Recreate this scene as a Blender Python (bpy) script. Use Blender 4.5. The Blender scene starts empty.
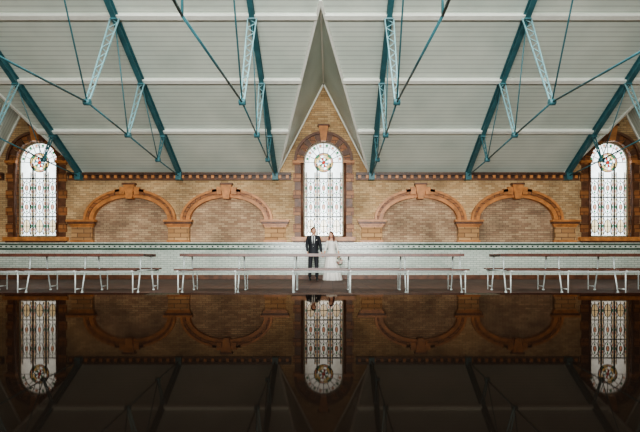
import bpy, bmesh, math, random
from mathutils import Vector, Matrix
random.seed(4)
YW=17.8; EAVE=3.83; M=0.56; HALF=13.8; YR=6.5; YB=-4.8
GC=[-10.24,0.0,10.24]; GH=1.62; YA=12.1; ZA=EAVE+M*(YW-YA)
def roofz(y): return EAVE+M*(YW-y) if y>=YR else EAVE+M*(y-YB)

def S(r,g,b,a=1):
    f=lambda c:(c/255/12.92) if c/255<=0.04045 else ((c/255+0.055)/1.055)**2.4
    return (f(r),f(g),f(b),a)
# ---------------- materials
class N:
    def __init__(s,name):
        s.m=bpy.data.materials.new(name); s.m.use_nodes=True; s.t=s.m.node_tree; s.t.nodes.clear()
        s.out=s.new('ShaderNodeOutputMaterial')
    def new(s,t,**k):
        n=s.t.nodes.new(t)
        for a,b in k.items(): setattr(n,a,b)
        return n
    def l(s,a,b): s.t.links.new(a,b)
    def bsdf(s,rough=.6,metal=0,spec=.5):
        b=s.new('ShaderNodeBsdfPrincipled'); b.inputs['Roughness'].default_value=rough
        b.inputs['Metallic'].default_value=metal; b.inputs['Specular IOR Level'].default_value=spec
        s.l(b.outputs[0],s.out.inputs[0]); return b
    def coord(s):
        return s.new('ShaderNodeTexCoord').outputs['Object']
    def mix(s,fac,a,b,mode='MIX'):
        n=s.new('ShaderNodeMix',data_type='RGBA',blend_type=mode)
        for i,v in ((0,fac),(6,a),(7,b)):
            if hasattr(v,'links'): s.l(v,n.inputs[i])
            else: n.inputs[i].default_value=v
        return n.outputs[2]
    def noise(s,scale,detail=4,vec=None):
        n=s.new('ShaderNodeTexNoise'); n.inputs['Scale'].default_value=scale; n.inputs['Detail'].default_value=detail
        s.l(vec or s.coord(),n.inputs['Vector']); return n.outputs[0]
    def ramp(s,v,stops):
        n=s.new('ShaderNodeValToRGB'); s.l(v,n.inputs[0])
        e=n.color_ramp.elements
        while len(e)<len(stops): e.new(.5)
        for q,(p,c) in zip(e,stops): q.position=p; q.color=c
        return n.outputs[0]
    def uvwall(s):
        sp=s.new('ShaderNodeSeparateXYZ'); s.l(s.coord(),sp.inputs[0])
        ad=s.new('ShaderNodeMath',operation='ADD'); s.l(sp.outputs[0],ad.inputs[0]); s.l(sp.outputs[1],ad.inputs[1])
        c=s.new('ShaderNodeCombineXYZ'); s.l(ad.outputs[0],c.inputs[0]); s.l(sp.outputs[2],c.inputs[1]); return c.outputs[0]

def plain(name,col,rough=.6,metal=0,var=.15,vs=6,spec=.5):
    n=N(name); b=n.bsdf(rough,metal,spec)
    d=tuple(c*(1-var) for c in col[:3])+(1,); h=tuple(min(1,c*(1+var)) for c in col[:3])+(1,)
    n.l(n.ramp(n.noise(vs),[(.3,d),(.7,h)]),b.inputs['Base Color']); return n.m
def brick(name,c1,c2,mort,w=.23,h=.075,ms=.008,rough=.7,dirt=.5,spec=.4,bump=.3):
    n=N(name); b=n.bsdf(rough,0,spec); uv=n.uvwall()
    t=n.new('ShaderNodeTexBrick'); n.l(uv,t.inputs['Vector'])
    t.inputs['Color1'].default_value=c1;t.inputs['Color2'].default_value=c2;t.inputs['Mortar'].default_value=mort
    t.inputs['Scale'].default_value=1;t.inputs['Mortar Size'].default_value=ms;t.inputs['Brick Width'].default_value=w;t.inputs['Row Height'].default_value=h
    t.inputs['Mortar Smooth'].default_value=.2
    g=n.ramp(n.noise(.9,8),[(.3,(1-dirt,1-dirt,1-dirt*1.0,1)),(.62,(1.0,1.0,1.0,1))])
    c=n.mix(1.0,t.outputs[0],g,'MULTIPLY')
    n.l(c,b.inputs['Base Color'])
    bp=n.new('ShaderNodeBump'); bp.inputs['Strength'].default_value=bump; bp.inputs['Distance'].default_value=.01
    inv=n.new('ShaderNodeMath',operation='SUBTRACT'); inv.inputs[0].default_value=1; n.l(t.outputs['Fac'],inv.inputs[1])
    n.l(inv.outputs[0],bp.inputs['Height']); n.l(bp.outputs[0],b.inputs['Normal']); return n.m
M_brick=brick('buff_brick',S(218,184,138),S(182,144,102),S(146,120,92),dirt=.5)
M_brick2=brick('panel_brick',S(210,178,142),S(170,134,106),S(140,116,94),dirt=.55)
M_glazed=brick('white_glazed_brick',S(218,224,212),S(198,208,196),S(146,156,144),rough=.2,dirt=.2,ms=.007)
M_terra=brick('terracotta_block',S(176,118,72),S(146,92,58),S(90,58,40),w=.36,h=.15,ms=.012,rough=.45,dirt=.45)
M_terra2=plain('terracotta_moulding',S(184,122,72),.4,var=.3,vs=5)
M_pier=brick('pier_brick',S(208,164,116),S(172,126,84),S(108,80,58),w=.46,h=.15,ms=.012,dirt=.3)
M_dark=plain('dark_terracotta',S(102,66,46),.45,var=.35,vs=6)
M_corn=plain('dark_cornice_terracotta',S(78,54,42),.4,var=.35,vs=6)
M_green=plain('green_glazed_tile',S(24,66,48),.2,var=.3,vs=9)
M_white=plain('white_painted_timber',S(236,236,226),.5,var=.04)
M_teal=plain('teal_painted_steel',S(62,106,112),.45,var=.2,vs=4)
M_teal2=plain('pale_teal_painted_steel',S(130,170,174),.45,var=.15,vs=4)
M_lead=plain('lead_came',S(84,84,80),.6,var=.2)
M_wframe=plain('window_frame_paint',S(150,140,118),.5,var=.15)
M_wood=plain('table_wood',S(84,52,42),.4,var=.3,vs=9)
M_tube=plain('white_steel_tube',S(182,188,184),.35,var=.05)
def boards():
    n=N('white_ceiling_boards'); b=n.bsdf(.55)
    sp=n.new('ShaderNodeSeparateXYZ'); n.l(n.coord(),sp.inputs[0])
    m=n.new('ShaderNodeMath',operation='MULTIPLY'); m.inputs[1].default_value=8; n.l(sp.outputs[1],m.inputs[0])
    f=n.new('ShaderNodeMath',operation='FRACT'); n.l(m.outputs[0],f.inputs[0])
    g=n.ramp(f.outputs[0],[(0,(.6,.6,.6,1)),(.14,(1,1,1,1)),(.9,(1,1,1,1)),(1,(.6,.6,.6,1))])
    base=n.ramp(n.noise(.8,5),[(.3,S(202,211,200)),(.7,S(224,230,218))])
    n.l(n.mix(1,base,g,'MULTIPLY'),b.inputs['Base Color']); return n.m
M_board=boards()
def glossy_platform():
    n=N('polished_black_lacquer')
    d=n.new('ShaderNodeBsdfDiffuse'); d.inputs[0].default_value=(.006,.004,.003,1)
    g=n.new('ShaderNodeBsdfGlossy'); g.inputs['Color'].default_value=(.40,.34,.29,1)
    r=n.ramp(n.noise(1.3,3),[(.35,(.010,)*3+(1,)),(.75,(.04,)*3+(1,))]); n.l(r,g.inputs['Roughness'])
    f=n.new('ShaderNodeFresnel'); f.inputs[0].default_value=1.16
    mx=n.new('ShaderNodeMixShader'); n.l(f.outputs[0],mx.inputs[0]); n.l(d.outputs[0],mx.inputs[1]); n.l(g.outputs[0],mx.inputs[2])
    n.l(mx.outputs[0],n.out.inputs[0]); return n.m
M_lac=glossy_platform()
def floor_mat():
    n=N('red_tile_floor'); b=n.bsdf(.6,0,.25)
    t=n.new('ShaderNodeTexBrick'); n.l(n.coord(),t.inputs['Vector'])
    t.inputs['Color1'].default_value=S(96,70,58);t.inputs['Color2'].default_value=S(74,54,48);t.inputs['Mortar'].default_value=S(50,42,38)
    t.inputs['Scale'].default_value=1;t.inputs['Brick Width'].default_value=.3;t.inputs['Row Height'].default_value=.3;t.inputs['Mortar Size'].default_value=.008;t.offset=0
    n.l(t.outputs[0],b.inputs['Base Color']); return n.m
M_floor=floor_mat()
def glass(name,col,v=0.0):
    n=N(name); t=n.new('ShaderNodeBsdfTranslucent'); 
    if v:
        d=tuple(c*(1-v) for c in col[:3])+(1,)
        n.l(n.ramp(n.noise(7,3),[(.35,d),(.6,col)]),t.inputs[0])
    else: t.inputs[0].default_value=col
    g=n.new('ShaderNodeBsdfGlossy'); g.inputs['Roughness'].default_value=.15; g.inputs['Color'].default_value=(.8,.8,.8,1)
    mx=n.new('ShaderNodeMixShader'); mx.inputs[0].default_value=.05
    n.l(t.outputs[0],mx.inputs[1]); n.l(g.outputs[0],mx.inputs[2]); n.l(mx.outputs[0],n.out.inputs[0]); return n.m
G_white=glass('obscured_white_glass',(.90,.95,.93,1),.12)
G_cream=glass('cream_stained_glass',S(218,196,160),.1)
G_pink=glass('pink_stained_glass',S(188,138,118))
G_green=glass('green_stained_glass',S(66,112,84))
G_red=glass('red_stained_glass',S(150,52,42))
G_amber=glass('amber_stained_glass',S(196,162,104))
G_blue=glass('blue_stained_glass',S(90,124,140))

# ---------------- mesh builder
class MB:
    def __init__(s): s.bm=bmesh.new(); s.mats=[]
    def mi(s,m):
        if m not in s.mats: s.mats.append(m)
        return s.mats.index(m)
    def face(s,pts,m):
        f=s.bm.faces.new([s.bm.verts.new(p) for p in pts]); f.material_index=s.mi(m); return f
    def box(s,a,b,m):
        x0,y0,z0=[min(p) for p in zip(a,b)]; x1,y1,z1=[max(p) for p in zip(a,b)]
        s.hexa([(x0,y0,z0),(x1,y0,z0),(x1,y1,z0),(x0,y1,z0),(x0,y0,z1),(x1,y0,z1),(x1,y1,z1),(x0,y1,z1)],m)
    def hexa(s,p,m,smooth=False):
        v=[s.bm.verts.new(q) for q in p]
        for f in ((3,2,1,0),(4,5,6,7),(0,1,5,4),(1,2,6,5),(2,3,7,6),(3,0,4,7)):
            fc=s.bm.faces.new([v[i] for i in f]); fc.material_index=s.mi(m); fc.smooth=smooth
    def beam(s,p,q,w,h,m,up=(0,0,1)):
        p=Vector(p);q=Vector(q);d=(q-p).normalized();u=Vector(up)
        if abs(d.dot(u))>.98: u=Vector((0,1,0))
        sx=d.cross(u).normalized();sz=sx.cross(d).normalized()
        c=[]
        for o in (p,q):
            c+= [o-sx*w/2-sz*h/2,o+sx*w/2-sz*h/2,o+sx*w/2+sz*h/2,o-sx*w/2+sz*h/2]
        s.hexa([c[0],c[1],c[2],c[3],c[4],c[5],c[6],c[7]],m)
    def tube(s,p,q,r,m,n=10,r2=None):
        p=Vector(p);q=Vector(q);d=(q-p).normalized();u=Vector((0,0,1)) if abs(d.z)<.9 else Vector((1,0,0))
        a=d.cross(u).normalized();b=d.cross(a); r2=r if r2 is None else r2
        A=[s.bm.verts.new(p+(a*math.cos(t)+b*math.sin(t))*r) for t in [2*math.pi*i/n for i in range(n)]]
        B=[s.bm.verts.new(q+(a*math.cos(t)+b*math.sin(t))*r2) for t in [2*math.pi*i/n for i in range(n)]]
        k=s.mi(m)
        for i in range(n):
            f=s.bm.faces.new((A[i],A[(i+1)%n],B[(i+1)%n],B[i])); f.material_index=k; f.smooth=True
        f=s.bm.faces.new(A[::-1]);f.material_index=k; f=s.bm.faces.new(B);f.material_index=k
    def poly_tube(s,pts,r,m,n=8):
        for a,b in zip(pts,pts[1:]): s.tube(a,b,r,m,n)
    def sphere(s,c,r,m,sc=(1,1,1),sub=2):
        g=bmesh.ops.create_icosphere(s.bm,subdivisions=sub,radius=r,matrix=Matrix.Translation(c)@Matrix.Diagonal((*sc,1)))
        k=s.mi(m); fs=set(f for v in g['verts'] for f in v.link_faces)
        for f in fs: f.material_index=k; f.smooth=True
    def loft(s,rings,m,cap=True,smooth=True):
        R=[[s.bm.verts.new(p) for p in r] for r in rings]; k=s.mi(m); n=len(R[0])
        for A,B in zip(R,R[1:]):
            for i in range(n):
                f=s.bm.faces.new((A[i],A[(i+1)%n],B[(i+1)%n],B[i])); f.material_index=k; f.smooth=smooth
        if cap:
            f=s.bm.faces.new(R[0][::-1]);f.material_index=k; f=s.bm.faces.new(R[-1]);f.material_index=k
    def arc_ring(s,cx,cz,ai,bi,ao,bo,y0,y1,m,n=32,t0=0,t1=math.pi):
        P=[]
        for i in range(n+1):
            t=t0+(t1-t0)*i/n; c,sn=math.cos(t),math.sin(t)
            P.append([(cx+ai*c,y0,cz+bi*sn),(cx+ao*c,y0,cz+bo*sn),(cx+ao*c,y1,cz+bo*sn),(cx+ai*c,y1,cz+bi*sn)])
        closed=abs(t1-t0-2*math.pi)<1e-4
        s.loft(P,m,cap=not closed,smooth=False)
    def add_mesh(s,me,m,smooth=True,fn=None):
        k0=len(s.bm.faces); s.bm.from_mesh(me); s.bm.faces.ensure_lookup_table()
        for f in s.bm.faces[k0:]:
            f.material_index=s.mi(fn(f.calc_center_median()) if fn else m); f.smooth=smooth
    def done(s,name,parent=None,loc=None,rot=None,bevel=0):
        bmesh.ops.recalc_face_normals(s.bm,faces=s.bm.faces)
        me=bpy.data.meshes.new(name); s.bm.to_mesh(me); s.bm.free()
        for m in s.mats: me.materials.append(m)
        o=bpy.data.objects.new(name,me); bpy.context.collection.objects.link(o)
        if parent: o.parent=parent
        if loc: o.location=loc
        if rot: o.rotation_euler=rot
        if bevel:
            b=o.modifiers.new('bevel','BEVEL'); b.width=bevel; b.segments=2; b.limit_method='ANGLE'
        return o

# ---------------- far wall with openings
def extr(b,pts,y0,y1,m):
    F=[(x,y0,z) for x,z in pts]; B=[(x,y1,z) for x,z in pts]
    b.loft([F,B],m,smooth=False)
WR=.72; WZ0=1.51; WZS=4.22
def arch_pts(cx,hw,z0,zs,b,n=28):
    return [(cx-hw,z0),(cx+hw,z0)]+[(cx+hw*math.cos(math.pi*i/n),zs+b*math.sin(math.pi*i/n)) for i in range(n+1)]
out=[(-HALF,0),(HALF,0),(HALF,EAVE)]
for c in GC[::-1]: out+=[(c+GH,EAVE),(c,ZA),(c-GH,EAVE)]
out+=[(-HALF,EAVE)]
b=MB(); extr(b,out,YW,YW+.4,M_brick); wall=b.done('wall_back')
cut=MB()
for c in GC: extr(cut,arch_pts(c,WR,WZ0,WZS,WR),YW-.3,YW+.8,M_terra)
AX=[-6.89,-3.445,3.445,6.89]
for c in AX: extr(cut,arch_pts(c,1.35,1.32,2.12,.82),YW-.3,YW+.14,M_brick2)
co=cut.done('cutter')
wall.data.materials.append(M_terra); wall.data.materials.append(M_brick2)
md=wall.modifiers.new('cut','BOOLEAN'); md.operation='DIFFERENCE'; md.object=co; md.solver='EXACT'
dg=bpy.context.evaluated_depsgraph_get()
me=bpy.data.meshes.new_from_object(wall.evaluated_get(dg)); wall.modifiers.clear(); wall.data=me
bpy.data.objects.remove(co)
me.materials.clear()
for m in (M_brick,M_terra,M_brick2): me.materials.append(m)
for p in me.polygons:
    x,y,z=p.center
    p.material_index=0
    if YW+.01<y<YW+.39 and 1.0<z<5.2 and abs(x)<HALF-.1:
        if any(abs(x-c)<1.37 for c in AX) and z<3.0: p.material_index=2
        elif any(abs(x-c)<.75 for c in GC): p.material_index=1
# other walls, floor
for nm,a,c in (('wall_left',(-HALF-.3,YB,0),(-HALF,YW+.4,EAVE)),('wall_right',(HALF,YB,0),(HALF+.3,YW+.4,EAVE)),('wall_front',(-HALF-.3,YB-.3,0),(HALF+.3,YB,EAVE))):
    b=MB(); b.box(a,c,M_brick)
    if nm!='wall_front':
        x0,x1=a[0],c[0]
        zr=roofz(YR)
        b.loft([[(x,YB,EAVE),(x,YW,EAVE),(x,YR,zr)] for x in (x0,x1)],M_brick,smooth=False)
    b.done(nm)
b=MB(); b.box((-HALF-.3,YB-.3,-.2),(HALF+.3,YW+.4,0),M_floor); b.done('floor')
# ---------------- ceiling
b=MB()
def RP(x,y): return (x,y,roofz(y))
xs=[-HALF]+[c for c in GC]+[HALF]
b.face([RP(-HALF,YW),RP(GC[0]-GH,YW),RP(GC[0],YA),RP(-HALF,YA)],M_board)
b.face([RP(GC[2]+GH,YW),RP(HALF,YW),RP(HALF,YA),RP(GC[2],YA)],M_board)
for a,c in ((GC[0],GC[1]),(GC[1],GC[2])):
    b.face([RP(a+GH,YW),RP(c-GH,YW),RP(c,YA),RP(a,YA)],M_board)
b.face([RP(-HALF,YA),RP(GC[0],YA),RP(GC[1],YA),RP(GC[2],YA),RP(HALF,YA),RP(HALF,YR),RP(-HALF,YR)],M_board)
b.face([RP(-HALF,YR),RP(HALF,YR),(HALF,YB,EAVE),(-HALF,YB,EAVE)],M_board)
for c in GC:
    for sg in (-1,1):
        b.face([(c+sg*GH,YW,EAVE),(c,YW,ZA),(c,YA,ZA)],M_board)
# purlins
def dh(y): return GH*max(0,(y-YA)/(YW-YA))
for y in (15.96,14.2,12.45,10.7,8.9):
    segs=[]; x=-HALF
    for c in GC:
        w=dh(y)
        if w>0: segs.append((x,c-w)); x=c+w
    segs.append((x,HALF))
    z=roofz(y)
    for a,c in segs:
        b.beam((a,y,z-.05),(c,y,z-.05),.12,.12,M_white,up=(0,M,1))
for c in GC:
    for sg in (-1,1):
        b.beam((c+sg*GH,YW,EAVE-.02),(c,YA,ZA-.02),.07,.06,M_white)
        b.beam((c+sg*GH,YW-.04,EAVE),(c,YW-.04,ZA-.04),.06,.07,M_white,up=(1,0,0))
    b.beam((c,YW,ZA-.03),(c,YA,ZA-.03),.05,.05,M_white)
b.done('ceiling')
# ---------------- terracotta trim
tn=3
for c in AX:
    b=MB()
    b.arc_ring(c,2.12,1.33,.80,1.47,.94,YW-.06,YW+.14,M_terra2)
    b.arc_ring(c,2.12,1.47,.94,1.60,1.07,YW-.11,YW+.02,M_terra)
    b.arc_ring(c,2.12,1.56,1.03,1.64,1.11,YW-.15,YW+.02,M_terra2)
    extr(b,[(c-.10,2.86),(c+.10,2.86),(c+.19,3.36),(c-.19,3.36)],YW-.2,YW+.1,M_terra2)
    extr(b,[(c-.22,3.36),(c+.22,3.36),(c+.22,3.42),(c-.22,3.42)],YW-.23,YW+.05,M_dark)
    for s in (-1,1):
        for q,(dx,z0,z1) in enumerate(((.26,3.02,3.29),(.42,3.02,3.22))):
            extr(b,[(c+s*dx-.085,z0),(c+s*dx+.085,z0),(c+s*dx+.085,z1-.02),(c+s*dx-.085,z1)],YW-.16+.01*q,YW+.05,M_terra2 if q==0 else M_terra)
    b.done('trim_%d'%tn); tn+=1
for x in (-8.61,-5.17,-1.72,1.72,5.17,8.61):
    b=MB()
    b.box((x-.37,YW-.06,1.32),(x+.37,YW+.02,1.9),M_pier)
    for i,(w,z0,z1,d,m) in enumerate(((.40,1.86,1.92,.08,M_terra2),(.44,1.92,1.98,.12,M_terra2),(.48,1.98,2.05,.17,M_dark),(.51,2.05,2.12,.20,M_terra2))):
        b.box((x-w,YW-d,z0),(x+w,YW+.02,z1),m)
    b.box((x-.41,YW-.09,1.32),(x+.41,YW+.02,1.40),M_terra2)
    b.done('trim_%d'%tn); tn+=1
# cornice
segs=[(-HALF,-11.4),(-9.1,-1.15),(1.15,9.1),(11.4,HALF)]
b=MB()
for a,c in segs:
    b.box((a,YW-.10,3.54),(c,YW+.01,3.59),M_dark)
    b.box((a,YW-.18,3.70),(c,YW+.01,3.79),M_corn)
    b.box((a,YW-.06,3.59),(c,YW+.01,3.70),M_corn)
    n=int((c-a)/.26)
    for i in range(n):
        x=a+(i+.5)*(c-a)/n
        b.box((x-.05,YW-.15,3.59),(x+.05,YW-.05,3.70),M_terra2)
b.done('trim_1')
# dado
b=MB()
b.box((-HALF,YW-.03,.16),(HALF,YW+.005,1.06),M_glazed)
b.box((-HALF,YW-.05,1.06),(HALF,YW+.005,1.11),M_green)
b.box((-HALF,YW-.04,1.11),(HALF,YW+.005,1.23),M_glazed)
n=150
for i in range(n):
    x=-HALF+(i+.5)*2*HALF/n
    b.box((x-.03,YW-.05,1.15),(x+.03,YW-.03,1.19),M_green)
b.box((-HALF,YW-.07,1.23),(HALF,YW+.005,1.27),M_green)
b.box((-HALF,YW-.09,1.27),(HALF,YW+.005,1.32),M_glazed)
b.done('trim_2')
b=MB(); b.box((-HALF,YW-.05,0),(HALF,YW,.16),M_dark); b.done('baseboard_back')

# ---------------- windows
wi=0
for c in GC:
    wi+=1; b=MB(); yg=YW+.17
    b.face([(x,yg,z) for x,z in arch_pts(c,WR-.02,WZ0+.02,WZS,WR-.02)],G_white)
    for s in (-1,1):
        z=WZ0-.12; i=0
        while z<WZS-.01:
            h=min(.30,WZS-z); w=.36 if i%2 else .31
            b.box((c+s*WR,YW-(.07 if i%2 else .05),z),(c+s*(WR+w),YW+.02,z+h-.012),M_terra if i%2 else M_dark)
            z+=h; i+=1
        b.tube((c+s*(WR+.04),YW-.07,WZ0-.1),(c+s*(WR+.04),YW-.07,WZS),.045,M_dark)
        b.box((c+s*(WR-.02),YW-.13,WZS-.08),(c+s*(WR+.38),YW+.02,WZS+.02),M_terra2)
    nb=13
    for i in range(nb):
        t0=math.pi*i/nb+.012; t1=math.pi*(i+1)/nb-.012
        b.arc_ring(c,WZS,WR,WR,WR+.25,WR+.25,YW-(.08 if i%2 else .05),YW+.02,M_dark if i%2 else M_terra,n=4,t0=t0,t1=t1)
    b.arc_ring(c,WZS,WR+.24,WR+.24,WR+.33,WR+.33,YW-.13,YW+.02,M_dark)
    extr(b,[(c-.09,WZS+WR-.03),(c+.09,WZS+WR-.03),(c+.17,WZS+WR+.5),(c-.17,WZS+WR+.5)],YW-.2,YW+.03,M_terra2)
    b.box((c-.21,YW-.23,WZS+WR+.5),(c+.21,YW+.02,WZS+WR+.56),M_dark)
    b.box((c-WR-.42,YW-.16,WZ0-.14),(c+WR+.42,YW+.10,WZ0),M_terra2)
    b.box((c-WR-.36,YW-.10,WZ0-.2),(c+WR+.36,YW+.01,WZ0-.14),M_dark)
    b.arc_ring(c,WZS,WR-.05,WR-.05,WR,WR,yg-.05,yg+.03,M_wframe)
    for s in (-1,1): b.box((c+s*(WR-.05),yg-.05,WZ0),(c+s*WR,yg+.03,WZS),M_wframe)
    b.box((c-WR,yg-.05,WZ0),(c+WR,yg+.03,WZ0+.06),M_wframe)
    for s in (-1,1): b.box((c+s*.235-.02,yg-.04,WZ0),(c+s*.235+.02,yg+.02,WZS-.05),M_lead)
    for z in (2.25,2.95,3.62): b.box((c-WR,yg-.04,z-.02),(c+WR,yg+.02,z+.02),M_lead)
    yl=yg-.012; r=.012
    def LT(x0,z0,x1,z1,rr=r): b.tube((c+x0,yl,z0),(c+x1,yl,z1),rr,M_lead,5)
    def disc(x,z,rx,rz,m,n=20,dy=.006): b.face([(c+x+rx*math.cos(2*math.pi*i/n),yg-dy,z+rz*math.sin(2*math.pi*i/n)) for i in range(n)],m)
    def ring(x,z,rx,rz,w=.014): b.arc_ring(c+x,z,rx-w,rz-w,rx+w,rz+w,yg-.03,yg-.008,M_lead,n=24,t0=0,t1=2*math.pi)
    def quad(x0,z0,x1,z1,m,dy=.005): b.face([(c+x0,yg-dy,z0),(c+x1,yg-dy,z0),(c+x1,yg-dy,z1),(c+x0,yg-dy,z1)],m)
    zr=WZS-.02
    def sector(r0,r1,t0,t1,m,n=4):
        P=[(c+r0*math.cos(t0+(t1-t0)*i/n),yg-.006,zr+r0*math.sin(t0+(t1-t0)*i/n)) for i in range(n+1)]
        Q=[(c+r1*math.cos(t0+(t1-t0)*i/n),yg-.006,zr+r1*math.sin(t0+(t1-t0)*i/n)) for i in range(n,-1,-1)]
        b.face(P+Q,m)
    for i in range(12):
        t=i*math.pi/6
        sector(.27,.34,t,t+math.pi/6,(G_pink,G_green,G_amber)[i%3])
        if i%3!=0: sector(.17,.27,t,t+math.pi/6,(G_red,G_amber,G_cream)[i%3])
        if i%2: sector(.06,.17,t,t+math.pi/6,(G_green,G_red,G_blue)[(i//2)%3])
    disc(0,zr,.06,.06,G_red,12,.006)
    ring(0,zr,.34,.34,.013); ring(0,zr,.27,.27,.007); ring(0,zr,.17,.17,.007); ring(0,zr,.06,.06,.006)
    for i in range(12):
        t=i*math.pi/6; LT(.06*math.cos(t),zr+.06*math.sin(t),.34*math.cos(t),zr+.34*math.sin(t),.005)
    for i in range(9):
        t=math.pi*i/8; LT(.34*math.cos(t),zr+.34*math.sin(t),(WR-.04)*math.cos(t),WZS+(WR-.04)*math.sin(t))
    b.arc_ring(c,WZS,.53,.53,.545,.545,yg-.03,yg-.008,M_lead)
    for i in range(8):
        t=math.pi*(i+.5)/8; disc(.6*math.cos(t),WZS+.6*math.sin(t),.05,.05,(G_pink,G_green)[i%2],10)
    bx=[(-.67,-.26),(-.21,.21),(.26,.67)]
    for (x0,x1) in bx:
        for (z0,z1) in ((1.6,2.22),(2.28,2.92),(2.98,3.59),(3.65,3.85)):
            mx=(x0+x1)/2; mz=(z0+z1)/2; w=.06
            LT(x0+w,z0,x0+w,z1); LT(x1-w,z0,x1-w,z1)
            for q in range(5):
                zz=z0+(q+.5)*(z1-z0)/5; hh=(z1-z0)/10-.006
                gm=(G_cream,G_pink,G_green,G_pink,G_cream)[q]
                quad(x0+.004,zz-hh,x0+w-.01,zz+hh,gm); quad(x1-w+.01,zz-hh,x1-.004,zz+hh,gm)
            if z1-z0>.4:
                ring(mx,mz,.125,.24,.009)
                LT(mx,z0,mx,mz-.24); LT(mx,mz+.24,mx,z1)
                LT(x0+w,mz,mx-.125,mz); LT(mx+.125,mz,x1-w,mz)
                LT(x0+w,z0,mx-.09,mz-.17); LT(x1-w,z0,mx+.09,mz-.17); LT(x0+w,z1,mx-.09,mz+.17); LT(x1-w,z1,mx+.09,mz+.17)
                if z0>2:
                    disc(mx,mz,.055,.10,G_pink,12); ring(mx,mz,.055,.10,.007)
                    disc(mx,mz+.16,.03,.045,G_green,8); disc(mx,mz-.16,.03,.045,G_green,8)
                else:
                    disc(mx,mz,.115,.23,G_cream,20,.004)
                    LT(mx-.12,mz,mx+.12,mz); LT(mx,mz-.24,mx,mz+.24)
    b.done('window_%d'%wi)

# ---------------- trusses
def rz(y): return roofz(y)-.15
def truss(x):
    b=MB()
    def mirror(y): return 2*YR-y
    for fm in (lambda y:y, mirror):
        P=lambda y,z,dx=0:(x+dx,fm(y),z)
        a=P(17.75,rz(17.75)); c=P(YR,rz(YR))
        nrm=Vector((0,(M if fm(1)==1 else -M),1)).normalized()
        for off,w,h in ((0,.03,.2),(.09,.13,.022),(-.09,.13,.022)):
            b.beam(Vector(a)+nrm*off,Vector(c)+nrm*off,w,h,M_teal,up=nrm)
        N0=(17.6,3.66);N3=(15.46,3.80);N2=(13.16,3.99);N1=(10.95,4.16);NC=(YR,3.88)
        for u,v in ((N0,N3),(N3,N2),(N2,N1),(N1,NC)):
            b.tube(P(*u),P(*v),.021,M_teal,8)
        def foot(n):
            y,z=n; t=(rz(y)-z-.05)/(.873+M*.487); return (y+.487*t,z+.873*t)
        tops=[]
        for n in (N1,N2,N3):
            f=foot(n); tops.append(f)
            wd=.11 if n is N1 else (.08 if n is N2 else .05)
            m=M_teal2 if n is not N3 else M_teal
            for s in (-1,1):
                b.beam(P(n[0],n[1],s*wd*.35),P(f[0],f[1],s*wd),.028,.028,m,up=(0,1,0))
            L=math.hypot(f[0]-n[0],f[1]-n[1]); k=max(4,int(L/.17))
            for i in range(k):
                u=i/k; v=(i+1)/k; s=1 if i%2 else -1
                wu=wd*(.35+.65*u); wv=wd*(.35+.65*v)
                b.beam(P(n[0]+(f[0]-n[0])*u,n[1]+(f[1]-n[1])*u,s*wu),P(n[0]+(f[0]-n[0])*v,n[1]+(f[1]-n[1])*v,-s*wv),.014,.02,m,up=(0,1,0))
            b.tube((x-.07,fm(n[0]),n[1]),(x+.07,fm(n[0]),n[1]),.07,M_teal,12)
            b.box((x-.08,fm(f[0])-.1,f[1]-.06),(x+.08,fm(f[0])+.1,f[1]-.02),M_teal)
        b.tube(P(*tops[0]),P(*N2),.015,M_teal,6); b.tube(P(*tops[1]),P(*N3),.015,M_teal,6)
        b.tube(P(*N1),P(8.4,rz(8.4)),.018,M_teal,6)
        b.box((x-.1,fm(17.5),3.52),(x+.1,fm(17.82),3.78),M_teal)
    b.tube((x,YR,3.88),(x,YR,rz(YR)),.018,M_teal,6)
    b.done('roof_truss')
for x in (-12.1,-8.66,-5.11,-1.70,1.70,5.11,8.66,12.1): truss(x)

# ---------------- stage platform
b=MB()
b.box((-4.2,-.6,.33),(4.2,4.54,.39),M_lac)
b.box((-4.1,-.5,.0),(4.1,4.44,.33),M_dark)
b.done('stage_platform',bevel=.004)

# ---------------- tables
def table(cx,cy=10.95,L=6.05):
    b=MB(); x0,x1=-L/2,L/2
    for i in range(4):
        y=-.36+i*.19; b.box((x0,y,.79),(x1,y+.17,.825),M_wood)
    b.box((x0,-.375,.765),(x1,-.355,.828),M_wood); b.box((x0,.375,.765),(x1,.395,.828),M_wood)
    for yb in (-.78,.56):
        for i in range(2):
            y=yb+i*.12; b.box((x0,y,.475),(x1,y+.105,.505),M_wood)
    xs=[x0+.08+i*(L-.16)/5 for i in range(6)]
    for x in xs:
        for s in (-1,1):
            b.poly_tube([(x,s*.30,.78),(x,s*.34,.46),(x,s*.46,.02)],.016,M_tube)
            b.tube((x,s*.46,.0),(x,s*.46,.03),.028,M_tube)
            b.tube((x,s*.74,.0),(x,s*.74,.46),.014,M_tube)
            b.tube((x,s*.46,.09),(x,s*.74,.09),.012,M_tube)
        b.tube((x,-.80,.46),(x,.80,.46),.016,M_tube)
        b.tube((x,-.34,.775),(x,.34,.775),.015,M_tube)
    for s in (-1,1):
        b.tube((xs[0],s*.74,.445),(xs[-1],s*.74,.445),.014,M_tube)
    b.done('trestle_table',loc=(cx,cy,0))
table(.06); table(-6.76); table(6.88)

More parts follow.
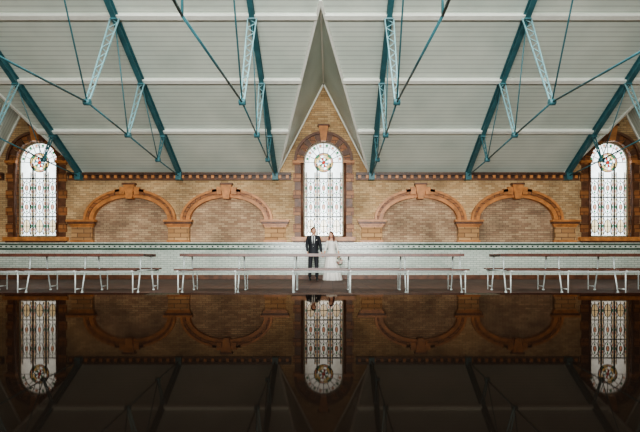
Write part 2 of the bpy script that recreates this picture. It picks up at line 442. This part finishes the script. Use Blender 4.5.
# ---------------- people
M_suit=plain('navy_black_suit',S(26,28,34),.7,var=.2)
M_shirt=plain('white_shirt',S(225,225,222),.6,var=.03)
M_skin=plain('skin',S(206,154,128),.5,var=.05)
M_hair=plain('dark_brown_hair',S(46,30,24),.5,var=.3,vs=40)
M_hair2=plain('auburn_hair',S(78,40,28),.45,var=.3,vs=40)
M_shoe=plain('black_leather',S(16,15,15),.3)
M_dress=plain('ivory_dress',S(236,230,222),.6,var=.04)
M_lip=plain('lips',S(160,84,76),.4,var=.05)
M_eye=plain('eye_dark',S(40,30,26),.2,var=.05)
M_eyew=plain('eye_white',S(225,222,216),.3,var=.02)
def skin(verts,edges,radii,sub=2):
    me=bpy.data.meshes.new('t'); me.from_pydata([Vector(v) for v in verts],edges,[])
    o=bpy.data.objects.new('t',me); bpy.context.collection.objects.link(o)
    md=o.modifiers.new('s','SKIN'); md.use_smooth_shade=True
    for i,r in enumerate(radii):
        sv=me.skin_vertices[0].data[i]; sv.radius=r if isinstance(r,tuple) else (r,r); sv.use_root=(i==0)
    s=o.modifiers.new('u','SUBSURF'); s.levels=sub; s.render_levels=sub
    dg=bpy.context.evaluated_depsgraph_get(); dg.update()
    r=bpy.data.meshes.new_from_object(o.evaluated_get(dg)); bpy.data.objects.remove(o); return r
def hand(b,w,d,palmn,side,m,curl=.5,sc=1.0):
    w=Vector(w);d=Vector(d).normalized();p=Vector(palmn);p=(p-d*p.dot(d)).normalized();t=d.cross(p)*side
    V=[w+d*.045*sc, w-d*.01*sc]; R=[(.030*sc,.017*sc),(.026*sc,.019*sc)]; E=[(0,1)]
    for k,(o,l) in enumerate(((.030,.072),(.010,.080),(-.010,.074),(-.029,.058))):
        base=w+d*(.085-.004*abs(k-1))*sc+t*o*sc; i0=len(V)
        V.append(base);R.append(.0105*sc);E.append((0,i0))
        pos=base; ang=curl*.5
        for q,f in enumerate((.45,.32,.23)):
            dr=d*math.cos(ang)+p*math.sin(ang); pos=pos+dr*l*f*sc; ang+=curl*.7
            V.append(pos);R.append((.0092-.001*q)*sc);E.append((len(V)-2,len(V)-1))
    i0=len(V); q=w+d*.03*sc+t*.032*sc+p*.006; V.append(q);R.append(.012*sc);E.append((0,i0))
    for f in (.034,.028):
        q=q+(d*.75+t*.45+p*.35).normalized()*f*sc; V.append(q);R.append(.0095*sc);E.append((len(V)-2,len(V)-1))
    b.add_mesh(skin(V,E,R,2),m)
def head(b,c,hgt,turn,tilt,hairm,long_hair,male):
    R=Matrix.Translation(c)@Matrix.Rotation(tilt,4,'Y')@Matrix.Rotation(turn,4,'Z')
    s=hgt/.235
    def T(x,y,z): return R@Vector((x*s*1.07,y*s,z*s))
    n,mr=32,26; rings=[]
    for j in range(1,mr):
        ph=-math.pi/2+math.pi*j/mr; row=[]
        for i in range(n):
            th=2*math.pi*i/n; x=math.cos(ph)*math.cos(th);y=math.cos(ph)*math.sin(th);z=math.sin(ph)
            X=x*.076;Y=y*.094;Z=z*.118
            if Z<0:
                k=-Z/.118; X*=1-.22*k*k if male else 1-.32*k*k; Y=Y*(1-.15*k)-(.012*k)
            fr=max(0,-y)
            nx=math.exp(-(X/.011)**2); nz=math.exp(-((Z+.018)/.022)**2) ; Y-=.024*nx*nz*fr
            Y-=.010*math.exp(-(X/.009)**2)*math.exp(-((Z-.008)/.02)**2)*fr
            for sx in (-1,1): Y+=.010*math.exp(-((X-sx*.031)/.016)**2-((Z-.004)/.012)**2)*fr
            Y-=.005*math.exp(-((Z-.026)/.010)**2)*fr
            Y-=.006*math.exp(-(X/.022)**2-((Z+.056)/.011)**2)*fr
            Y-=.008*math.exp(-(X/.020)**2-((Z+.098)/.014)**2)*fr
            row.append(T(X,Y,Z))
        rings.append(row)
    b.loft(rings,M_skin)
    for sx in (-1,1):
        b.sphere(T(sx*.031,-.077,.003),.0115*s,M_eyew,(1,.6,.55)); b.sphere(T(sx*.031,-.0830,.003),.0055*s,M_eye,(1,.5,1))
        b.sphere(T(sx*.031,-.088,.022),.015*s,hairm,(1,.3,.16))
        b.sphere(T(sx*.077,.006,-.008),.02*s,M_skin,(.35,.75,1.3)); 
    b.sphere(T(0,-.094,-.053),.019*s,M_lip,(1,.3,.16)); b.sphere(T(0,-.093,-.060),.017*s,M_lip,(1,.3,.18))
    n=48; rings=[]
    for j in range(0,19):
        ph=math.pi/2-.02-j*(math.pi*.60)/18; row=[]
        for i in range(n):
            th=2*math.pi*i/n; x=math.cos(th);y=math.sin(th)
            u=min(1,max(0,(y+.80)/1.0)); u=u*u*(3-2*u)
            top=.66; low=-.75 if long_hair else -.60
            lim=top+(low-top)*u
            p=max(ph,lim); k=1.09+.012*math.sin(9*th+j)
            X=math.cos(p)*x*.076*k;Y=math.cos(p)*y*.094*k+.004;Z=math.sin(p)*.118*(1.09)
            row.append(T(X,Y,Z))
        rings.append(row)
    b.loft(rings,hairm)
    if long_hair:
        for sx in (-1,1):
            V=[T(sx*.060,.01,.045),T(sx*.080,.015,-.03),T(sx*.085,.01,-.11),T(sx*.095,-.02,-.18),T(sx*.09,-.035,-.26)]
            b.add_mesh(skin(V,[(0,1),(1,2),(2,3),(3,4)],[.028*s,.032*s,.036*s,.034*s,.014*s]),hairm)
        V=[T(0,.07,.02),T(0,.095,-.08),T(0,.10,-.2),T(0,.10,-.30)]
        b.add_mesh(skin(V,[(0,1),(1,2),(2,3)],[.05*s,(.07*s,.04*s),(.075*s,.035*s),.03*s]),hairm)
def ell(cx,cy,z,a,bb,n=28,f=0,k=14,ph=0):
    return [(cx+a*(1+f*math.cos(k*t+ph))*math.cos(t),cy+bb*(1+f*math.cos(k*t+ph))*math.sin(t),z) for t in [2*math.pi*i/n for i in range(n)]]

YP=16.85
e=bpy.data.objects.new('groom',None); bpy.context.collection.objects.link(e); e.location=(-.33,YP,0)
b=MB()
V=[(0,0,.96),(0,0,1.12),(0,0,1.30),(0,0,1.44),(0,0,1.52),(0,-.01,1.60),
   (-.17,0,1.45),(-.235,.02,1.19),(-.20,-.07,.98),
   (.17,0,1.45),(.235,.01,1.18),(.265,-.05,.96),
   (-.09,0,.90),(-.115,-.01,.50),(-.125,.01,.09),
   (.09,0,.90),(.105,-.01,.50),(.12,.0,.09)]
E=[(0,1),(1,2),(2,3),(3,4),(4,5),(3,6),(6,7),(7,8),(3,9),(9,10),(10,11),(0,12),(12,13),(13,14),(0,15),(15,16),(16,17)]
R=[(.15,.11),(.14,.105),(.165,.115),(.12,.09),.062,.056,.075,.055,.038,.075,.055,.038,.095,.07,.055,.095,.07,.055]
b.add_mesh(skin(V,E,R),M_suit,fn=lambda c: M_skin if c.z>1.52 and abs(c.x)<.09 else M_suit)
b.done('body',e)
b=MB()
b.loft([ell(0,0,z,a,d) for z,a,d in ((.80,.185,.135),(.90,.18,.132),(1.05,.160,.122),(1.15,.162,.124),(1.30,.185,.132),(1.41,.195,.125),(1.47,.165,.10),(1.51,.09,.075))],M_suit)
b.done('jacket',e)
b=MB()
def fy(z): return -.146 if z<1.35 else -.146+(z-1.35)*.35
b.loft([[(-.012,fy(1.14)+.012,1.14),(.012,fy(1.14)+.012,1.14),(.012,-.10,1.14),(-.012,-.10,1.14)],
        [(-.05,fy(1.35),1.35),(.05,fy(1.35),1.35),(.05,-.09,1.35),(-.05,-.09,1.35)],
        [(-.06,fy(1.5),1.50),(.06,fy(1.5),1.50),(.06,-.05,1.50),(-.06,-.05,1.50)]],M_shirt,smooth=False)
b.loft([ell(0,-.006,z,a,a) for z,a in ((1.49,.068),(1.525,.063),(1.535,.061))],M_shirt)
b.beam((0,fy(1.16)-.006,1.16),(0,fy(1.35)-.012,1.35),.05,.012,M_suit,up=(0,1,0)); b.beam((0,fy(1.35)-.012,1.35),(0,-.105,1.505),.035,.014,M_suit,up=(0,1,0))
for s in (-1,1):
    b.hexa([(s*.012,-.146,1.12),(s*.045,-.15,1.2),(s*.10,-.145,1.38),(s*.055,-.155,1.36),(s*.012,-.130,1.12),(s*.045,-.12,1.2),(s*.10,-.11,1.38),(s*.055,-.12,1.36)],M_suit)
    b.hexa([(s*.055,-.155,1.36),(s*.10,-.145,1.38),(s*.085,-.09,1.50),(s*.055,-.105,1.52),(s*.055,-.12,1.36),(s*.10,-.11,1.38),(s*.085,-.05,1.50),(s*.055,-.07,1.52)],M_suit)
b.sphere((.11,-.135,1.36),.022,M_dress,sub=1)
b.done('shirt_and_tie',e)
b=MB(); head(b,Vector((0,-.02,1.672)),.24,math.radians(26),math.radians(3),M_hair,False,True); b.done('head',e)
b=MB()
hand(b,(-.198,-.075,.97),(.15,-.2,-1),(1,0,0),-1,M_skin,.7); b.done('hand_1',e)
b=MB(); hand(b,(.268,-.055,.95),(.2,-.15,-1),(.5,1,0),1,M_skin,1.0); b.done('hand_2',e)
b=MB()
for s in (-1,1):
    x=s*.122
    b.loft([[(x+px*w,-y,z*h) for px,z in ((-1,0),(1,0),(1,.5),(.6,1),(-.6,1),(-1,.5))] for y,w,h in ((-.07,.028,.06),(-.04,.038,.10),(.03,.040,.10),(.10,.045,.06),(.17,.040,.045),(.20,.022,.03))],M_shoe)
b.done('shoes',e,bevel=.006)
e=bpy.data.objects.new('bride',None); bpy.context.collection.objects.link(e); e.location=(.285,YP-.02,0)
b=MB()
V=[(0,0,.90),(0,0,1.03),(0,0,1.20),(0,0,1.31),(0,0,1.39),(-.01,-.01,1.47),
   (-.145,0,1.315),(-.20,.02,1.08),(-.25,-.05,.89),
   (.145,0,1.315),(.205,.03,1.07),(.25,-.08,.87),
   (-.08,0,.84),(-.09,0,.46),(-.09,0,.08),(.08,0,.84),(.09,0,.46),(.09,0,.08)]
R=[(.13,.10),(.105,.085),(.125,.10),(.10,.075),.047,.044,.052,.038,.026,.052,.038,.026,.09,.06,.04,.09,.06,.04]
b.add_mesh(skin(V,E,R),M_skin,fn=lambda c: M_dress if (c.z<1.315 and abs(c.x)<.13) or (abs(c.x)>=.13 and c.z>1.0) else M_skin)
b.done('body',e)
b=MB(); n=112
def dr(z,a,d,f,dx=0): return ell(dx,.0,z,a,d,n,f,14)
b.loft([dr(z,a,d,f,dx) for z,a,d,f,dx in ((.005,.32,.31,.05,.03),(.02,.32,.31,.05,.03),(.25,.285,.27,.045,.02),(.50,.245,.22,.035,.01),(.72,.205,.175,.02,0),(.88,.175,.145,.008,0),(1.0,.13,.11,0,0),(1.06,.118,.10,0,0),(1.14,.13,.11,0,0),(1.22,.142,.128,0,0),(1.29,.14,.115,0,0),(1.335,.12,.088,0,0))],M_dress)
b.done('dress',e)
b=MB(); head(b,Vector((-.015,-.02,1.535)),.222,math.radians(-34),math.radians(-7),M_hair2,True,False); b.done('head',e)
b=MB(); hand(b,(-.252,-.055,.885),(-.3,-.1,-1),(-.5,-.8,0),1,M_skin,.9,.92); b.done('hand_1',e)
b=MB(); hand(b,(.252,-.085,.862),(.1,-.35,-1),(-1,-.2,0),1,M_skin,1.5,.92); b.done('hand_2',e)
M_leaf=plain('bouquet_leaves',S(70,92,62),.6,var=.3,vs=30)
M_fl=plain('ivory_roses',S(238,230,218),.6,var=.06,vs=30)
M_fl2=plain('blush_roses',S(206,160,150),.6,var=.1,vs=30)
b=MB(); C=Vector((.27,-.15,.66))
for i in range(11): b.tube((.265+random.uniform(-.01,.01),-.12,.86),C+Vector((random.uniform(-.05,.05),random.uniform(-.04,.04),.03)),.005,M_leaf,6)
for i in range(30):
    v=Vector((random.gauss(0,1),random.gauss(0,1),random.gauss(0,1)-.2)).normalized(); p=C+v*.09
    m=M_fl if i%3 else M_fl2
    b.sphere(p,.030,m,(1,1,.85),1); b.sphere(p+v*.015,.02,m,sub=1)
for i in range(50):
    v=Vector((random.gauss(0,1),random.gauss(0,1),random.gauss(0,1)-.3)).normalized(); p=C+v*.07; q=C+v*random.uniform(.13,.18)
    u=v.cross(Vector((0,0,1))).normalized()*.022; md_=(p+q)/2
    b.face([p,md_+u,q,md_-u],M_leaf)
b.done('bouquet',e)

# ---------------- lights and world
def area(name,loc,rot,sx,sy,power,col=(1,1,1),spread=180):
    l=bpy.data.lights.new(name,'AREA'); l.shape='RECTANGLE'; l.size=sx; l.size_y=sy; l.energy=power; l.color=col; l.spread=math.radians(spread)
    o=bpy.data.objects.new(name,l); bpy.context.collection.objects.link(o); o.location=loc; o.rotation_euler=rot
area('ridge_fill_light',(0,YR,9.6),(0,0,0),10,2.5,1900,(.93,.99,1))  # added overhead fill lamp below the closed ridge; the roof has no opening
area('rear_fill_light',(0,YB+.4,3.0),(math.radians(85),0,0),8,3.0,1550,(.96,1,.98),110)  # unseen fill lamp behind the camera, added to brighten the far wall
w=bpy.data.worlds.new('World'); bpy.context.scene.world=w; w.use_nodes=True
bg=w.node_tree.nodes['Background']; bg.inputs[0].default_value=(.92,.97,1,1); bg.inputs[1].default_value=4.2

# ---------------- camera
cd=bpy.data.cameras.new('camera'); cam=bpy.data.objects.new('camera',cd); bpy.context.collection.objects.link(cam)
cam.rotation_euler=(math.radians(90),0,0); cd.sensor_width=36; cd.clip_start=.02
cam.location=(.23,0,.69)
cd.lens=498/640*36; cd.shift_y=44/640; cd.shift_x=-10/640
bpy.context.scene.camera=cam
vs=bpy.context.scene.view_settings
vs.view_transform='AgX'
try: vs.look='AgX - Medium High Contrast'
except Exception: pass
